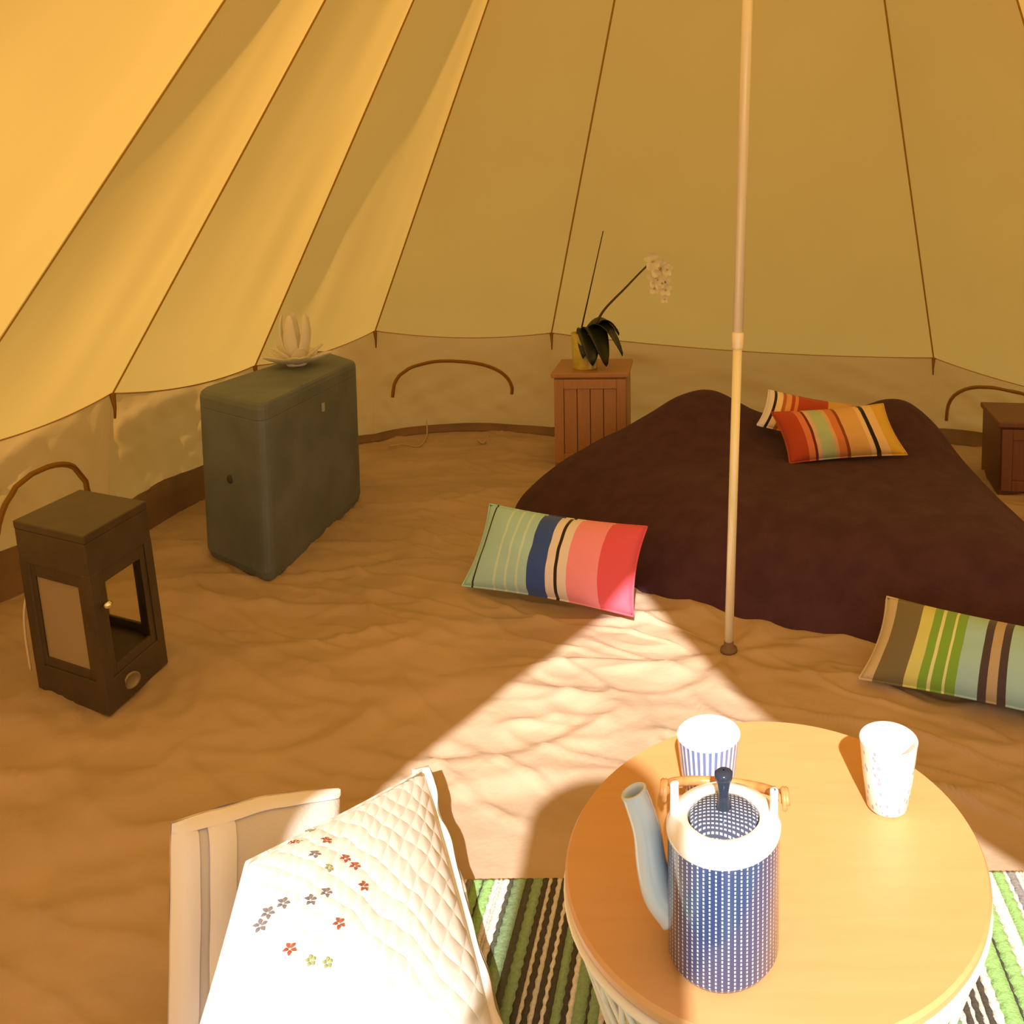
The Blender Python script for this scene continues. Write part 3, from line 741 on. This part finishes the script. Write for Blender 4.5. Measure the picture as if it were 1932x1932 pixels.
v, f = lathe([(r_p, zs - 0.001), (r_p + 0.0015, zs + 0.001), (r_p + 0.0015, zs + 0.006), (r_p - 0.004, zs + 0.012), (rl + 0.006, zs + 0.017), (rl + 0.002, zs + 0.017), (rl, zs + 0.013), (rl, zs + 0.004)], tp, 64); mesh('collar', v, f, PW, pot_o)
lp = [(rl - 0.001, zs + 0.013), (rl * 0.8, zs + 0.018), (rl * 0.5, zs + 0.021), (rl * 0.2, zs + 0.023), (0.001, zs + 0.0235)]
v, f = lathe(lp, tp, 48); lid = mesh('lid', v, f, PL, pot_o)
v, f = lathe([(0.009, zs + 0.021), (0.0062, zs + 0.030), (0.0055, zs + 0.040), (0.0075, zs + 0.050), (0.0096, zs + 0.056), (0.0095, zs + 0.061), (0.006, zs + 0.0635), (0.001, zs + 0.064)], tp, 24); mesh('knob', v, f, PK, lid)
# spout, leaning out to one side
sdirx = Vector((-0.985, 0.17, 0)).normalized()
sp = [tp + sdirx * (r_p - 0.008) + Vector((0, 0, zs * 0.26)), tp + sdirx * (r_p + 0.010) + Vector((0, 0, zs * 0.40)), tp + sdirx * (r_p + 0.019) + Vector((0, 0, zs * 0.62)), tp + sdirx * (r_p + 0.025) + Vector((0, 0, zs * 0.92)), tp + sdirx * (r_p + 0.039) + Vector((0, 0, zs * 1.21))]
sp = crom(sp, 6); ns = len(sp)
v, f = tube(sp, [0.019 - 0.0085 * (k / (ns - 1)) ** 0.7 for k in range(ns - 2)] + [0.0108, 0.0118], 20, False)
SPM = mat('skylit_blue_glaze', (0.62, 0.75, 0.90), 0.15)  # blue spout glaze, its colour paled to imitate skylight falling on it
so_ = mesh('spout', v, f, SPM, pot_o); s2 = so_.modifiers.new('t', 'SOLIDIFY'); s2.thickness = 0.003; s2.offset = -1
# lugs either side of the collar, and the cane bow folded back
CANE = mat('cane', (0.72, 0.34, 0.12), 0.4, var=0.3, vscale=60)
lugs = []
for s in (-1, 1):
    d = Vector((s * 0.97, -0.10 * s + 0.10, 0)).normalized(); t = Vector((-d.y, d.x, 0))
    p0 = tp + d * (r_p - 0.006) + Vector((0, 0, zs + 0.008))
    def fn(u, v_, p0=p0, d=d, t=t):
        a = 2 * PI * u; w_ = 0.011 * (1 - 0.45 * v_); th = 0.0045
        p = p0 + t * (math.cos(a) * w_) + d * (math.sin(a) * th) + Vector((0, 0, 0.034 * math.sin(v_ * PI / 2)))
        if v_ > 0.99: p = p0 + t * (math.cos(a) * w_ * 0.35) + d * (math.sin(a) * th * 0.35) + Vector((0, 0, 0.034))
        return p
    v, f = grid(fn, 16, 8); mesh('lug', v, f, PW, pot_o)
    lugs.append(p0 + d * 0.004 + Vector((0, 0, 0.024)))
m_ = (lugs[0] + lugs[1]) / 2; hx = (lugs[1] - lugs[0]) / 2 + (lugs[1] - lugs[0]).normalized() * 0.006
hv = Vector((-0.1, 1, -0.50)).normalized() * 0.082
pts = [m_ + hx * -math.cos(PI * k / 28) + hv * math.sin(PI * k / 28) ** 0.75 for k in range(29)]
v, f = tube(pts, 0.0052, 10); hnd = mesh('cane_handle', v, f, CANE, pot_o)
for s in (0, 1):
    p = lugs[s]; d = (p - m_).normalized()
    v, f = tube([p + Vector((0, math.cos(a) * 0.009, math.sin(a) * 0.009)) + d * (0.005 + 0.003 * k / 12) for k, a in enumerate([2 * PI * k / 12 for k in range(19)])], 0.003, 6); mesh('cane_binding', v, f, CANE, hnd)

# ================================================================== cups
def cup(label, c, r, h, m, inner):
    root = thing('cup', label, 'cup', c, 'handleless cups on the round table')
    rb = r * 0.72
    v, f = lathe([(0.001, 0.0), (rb - 0.005, 0.0), (rb, 0.005), (rb + (r - rb) * 0.55, h * 0.5), (r, h - 0.001)], c, 48); b = mesh('body', v, f, m, root)
    v, f = lathe([(r, h - 0.001), (r - 0.0012, h), (r - 0.003, h - 0.001), (rb + (r - rb) * 0.5 - 0.003, h * 0.5), (rb - 0.004, 0.008), (0.001, 0.006)], c, 48); mesh('lining', v, f, inner, root)
CB = dotline_mat('blue_line_glaze', (0.16, 0.22, 0.48), (0.85, 0.86, 0.90), 34, 1.0, 0.5, dot=2.0)
def speck_mat():
    m = D.materials.new('speckled_glaze'); m.use_nodes = True; nt = m.node_tree; n = nt.nodes; l = nt.links; b = n['Principled BSDF']
    b.inputs['Roughness'].default_value = 0.15
    tc = n.new('ShaderNodeTexCoord'); vo = n.new('ShaderNodeTexVoronoi'); vo.inputs['Scale'].default_value = 130
    mp = n.new('ShaderNodeMapping'); mp.inputs['Scale'].default_value = (1, 1, 0.6); l.new(tc.outputs['Object'], mp.inputs[0]); l.new(mp.outputs[0], vo.inputs['Vector'])
    lt = n.new('ShaderNodeMath'); lt.operation = 'LESS_THAN'; lt.inputs[1].default_value = 0.27; l.new(vo.outputs['Distance'], lt.inputs[0])
    mx = n.new('ShaderNodeMix'); mx.data_type = 'RGBA'; mx.inputs[6].default_value = (0.88, 0.87, 0.86, 1); mx.inputs[7].default_value = (0.38, 0.42, 0.56, 1)
    l.new(lt.outputs[0], mx.inputs[0]); l.new(mx.outputs[2], b.inputs['Base Color']); return m
c2 = g(1674, 1521, ZT); r2 = 59 / F * (c2.y - 0.03)
h2 = aty(1672, 1392, c2.y).z - ZT
cup('white cup with small blue specks standing clear near the table edge', c2, r2, h2, speck_mat(), PW)
c1b = aty(1337, 1382, 1.075); c1 = Vector((c1b.x, c1b.y, ZT)); h1 = c1b.z - ZT
cup('blue and white lined cup standing behind the teapot', c1, 63 / F * c1.y, h1, CB, PW)

# ================================================================== low floor chair with the embroidered pillow
WF = cloth_translucent('white_cotton', (0.80, 0.74, 0.68), (0.75, 0.68, 0.60), 0.12, 0.2, 200)
TRIM = mat('white_binding', (0.90, 0.86, 0.83), 0.85)
chTL = aty(322, 1552, 1.16); chTR = aty(640, 1487, 1.36); chBL = g(316, 1985, 0.016); chBR = chBL + (chTR - chTL); chBR.z = 0.016
chair = thing('floor_chair', 'low white cotton floor chair with bound edges beside the rug', 'chair', Vector((-0.55, 1.1, 0.0)))
edir = (chTR - chTL); edir.z = 0; cw = edir.length; edir.normalize(); bk = Vector((-edir.y, edir.x, 0))
if bk.y < 0: bk = -bk
zb_ = (chTL.z + chTR.z) / 2 - 0.005
def back_fn(side):
    def fn(u, v_):
        p = chBL.lerp(chBR, u).lerp(chTL.lerp(chTR, u), v_); p.z += 0.012 * math.sin(u * PI) * v_
        bul = 0.026 * max(0, (1 - abs(2 * u - 1) ** 6) * (1 - abs(2 * v_ - 1) ** 6)) ** 0.5
        return p + bk * (side * bul) + bk * 0.004 * nz(u * 5, v_ * 4, side)
    return fn
v, f = join(grid(back_fn(-1), 24, 14), grid(back_fn(1), 24, 14)); bo = mesh('backrest', v, f, WF, chair)
for off_, wd_ in ((0.0, 0.030), (0.042, 0.036)):
    vs, fs = grid(lambda u, v_: back_fn(-1)((off_ + wd_ * u) / cw, v_) - bk * (0.004 + 0.003 * math.sin(PI * u)), 4, 16); mesh('binding', vs, fs, TRIM, bo)
vs, fs = grid(lambda u, v_: back_fn(-1)(u, 0.955 + 0.045 * v_) - bk * 0.004, 30, 3); mesh('binding', vs, fs, TRIM, bo)
sa = Vector((chBL.x, chBL.y, 0)) - bk * 0.03 + edir * (cw * 0.30); sb_ = sa + edir * (cw * 0.55)
q = [sa - bk * 0.42, sb_ - bk * 0.42, sb_, sa]
v, f = slab(q, 0.016, 0.07); seat = bevel(mesh('seat', v, f, WF, chair, smooth=False), 0.022, 4)

def quilt_mat():
    m = D.materials.new('quilted_cotton'); m.use_nodes = True; nt = m.node_tree; n = nt.nodes; l = nt.links; b = n['Principled BSDF']
    b.inputs['Base Color'].default_value = (0.78, 0.75, 0.69, 1); b.inputs['Roughness'].default_value = 0.9; b.inputs['Sheen Weight'].default_value = 0.15
    uv = n.new('ShaderNodeUVMap'); 
    outs = []
    for rot in (0.75, -0.75):
        mp = n.new('ShaderNodeMapping'); mp.inputs['Rotation'].default_value = (0, 0, rot); l.new(uv.outputs[0], mp.inputs[0])
        wv = n.new('ShaderNodeTexWave'); wv.inputs['Scale'].default_value = 4.6; wv.inputs['Distortion'].default_value = 4.0; wv.inputs['Detail'].default_value = 3; wv.wave_profile = 'SIN'
        l.new(mp.outputs[0], wv.inputs['Vector']); outs.append(wv.outputs['Fac'])
    mu = n.new('ShaderNodeMath'); mu.operation = 'MULTIPLY'; l.new(outs[0], mu.inputs[0]); l.new(outs[1], mu.inputs[1])
    pw = n.new('ShaderNodeMath'); pw.operation = 'POWER'; pw.inputs[1].default_value = 0.35; l.new(mu.outputs[0], pw.inputs[0])
    bp = n.new('ShaderNodeBump'); bp.inputs['Strength'].default_value = 0.28; bp.inputs['Distance'].default_value = 0.01
    l.new(pw.outputs[0], bp.inputs['Height']); l.new(bp.outputs[0], b.inputs['Normal'])
    return m
QM = quilt_mat()
pTL, pTR = aty(466, 1628, 1.10), g(802, 1450, 0.075)
pBR, pBL = g(958, 2010, 0.045), g(330, 2090, 0.12)
prt, pvs, pidx, puv = cushion('pillow', 'white quilted pillow embroidered with small flowers, propped on the low white chair', [pBL, pBR, pTR, pTL], 0.12, QM, None, 0.02, lie=0.62)
prt['category'] = 'pillow'
del prt['label']; prt['label'] = 'white quilted pillow embroidered with small flowers, propped on the low white chair'
for ch in list(prt.children):
    ch.name = 'quilted_cover'
    cover = ch
# layered flange along the far side edge
pn = (pBR - pBL).cross(pTL - pBL).normalized()
for k, (wd_, up) in enumerate(((0.030, 0.004), (0.024, 0.013))):
    def fn(u, v_, wd_=wd_, up=up):
        a = pTR.lerp(pBR, u); out = (pBR - pBL).normalized(); ruf = 0.0015 * math.sin(u * 40 + k * 2) + 0.008 * nz(u * 7, k)
        return a + out * ((v_ - 0.85) * wd_ + ruf * v_) + pn * (up * v_ + ruf * 0.8 * v_)
    v, f = grid(fn, 60, 3); o = mesh('flange', v, f, TRIM if k else QM, prt, uvs=[(0, 0)] * 244)
    so = o.modifiers.new('t', 'SOLIDIFY'); so.thickness = 0.003
v, f = tube([pTR.lerp(pBR, k / 40) + (pBR - pBL).normalized() * (0.005 + 0.008 * nz(k / 40 * 7, 0)) + pn * 0.004 for k in range(41)], 0.003, 6)
mesh('piping', v, f, mat('khaki_piping', (0.30, 0.24, 0.15), 0.9), prt)
# embroidered sprigs
nu1 = 41
fgrid = {}
for j in range(27):
    for i in range(41):
        P = pvs[pidx[(1, i, j)]]; fgrid[(i, j)] = (P, pix(P))
TH = [mat('thread_rust', (0.30, 0.07, 0.035), 0.8), mat('thread_grey', (0.16, 0.14, 0.15), 0.8), mat('thread_green', (0.30, 0.34, 0.15), 0.8)]
flw = [(553, 1592, 0), (614, 1588, 0), (592, 1614, 1), (650, 1622, 0), (668, 1636, 0), (684, 1674, 0), (614, 1686, 1), (584, 1700, 1), (533, 1706, 1), (504, 1724, 1), (490, 1748, 1), (638, 1744, 0), (546, 1792, 0), (584, 1814, 2), (616, 1818, 2), (582, 1570, 2), (618, 1640, 2)]
def surf(px, py):
    k = min(fgrid, key=lambda q: (fgrid[q][1][0] - px) ** 2 + (fgrid[q][1][1] - py) ** 2)
    i = min(max(k[0], 1), 39); j = min(max(k[1], 1), 25)
    a = fgrid[(i + 1, j)][0] - fgrid[(i - 1, j)][0]; b = fgrid[(i, j + 1)][0] - fgrid[(i, j - 1)][0]
    nn = a.cross(b).normalized()
    if nn.z < 0: nn = -nn
    # meet the tangent plane along the pixel's ray
    P0 = fgrid[(i, j)][0]; d = ray(px, py); o_ = Vector((0, 0, H))
    t = (P0 - o_).dot(nn) / d.dot(nn)
    return o_ + d * t, nn, a.normalized()
for (px, py, ci) in flw:
    p, nn, ta = surf(px, py); tb2 = nn.cross(ta); vs, fs = [], []
    R0 = 0.0085 if ci < 2 else 0.007; ph0 = random.random() * 2
    for k in range(5):
        a = ph0 + 2 * PI * k / 5; d = ta * math.cos(a) + tb2 * math.sin(a); e = nn.cross(d); o_ = len(vs)
        for s_, w_, hh in ((0.18, 0.0008, 0.0015), (0.6, 0.0024, 0.0034), (1.0, 0.0006, 0.0020)):
            vs += [p + d * R0 * s_ - e * w_ + nn * hh, p + d * R0 * s_ + e * w_ + nn * hh]
        fs += [(o_, o_ + 1, o_ + 3, o_ + 2), (o_ + 2, o_ + 3, o_ + 5, o_ + 4)]
    mesh('embroidered_flower', vs, fs, TH[ci], cover)

# ================================================================== unseen roll added behind the camera to cast the photographer's shadow on the table
CASTERM = mat('caster_foam', (0.10, 0.14, 0.20), 0.9, bump=0.3, bscale=80)
mc = Vector((-0.085, -0.34, -0.03))
caster = thing('shadow_caster', 'unseen stand-in for the photographer, added in the tent doorway to shade the table', 'shadow caster', mc)
sp_ = []
for k in range(150):
    a = k * 0.21; r = 0.02 + 0.122 * k / 149; sp_.append((r * math.cos(a), r * math.sin(a)))
vs = [mc + Vector((x, y, z)) for z in (0.0, 1.50) for x, y in sp_]; n_ = len(sp_)
o = mesh('caster_sheet', vs, [(i, i + 1, n_ + i + 1, n_ + i) for i in range(n_ - 1)], CASTERM, caster)
so = o.modifiers.new('t', 'SOLIDIFY'); so.thickness = 0.012
for z in (0.4, 1.15):
    v, f = lathe([(0.150, z), (0.153, z), (0.153, z + 0.03), (0.150, z + 0.03)], mc, 40); mesh('caster_band', v, f, DARKR, caster)
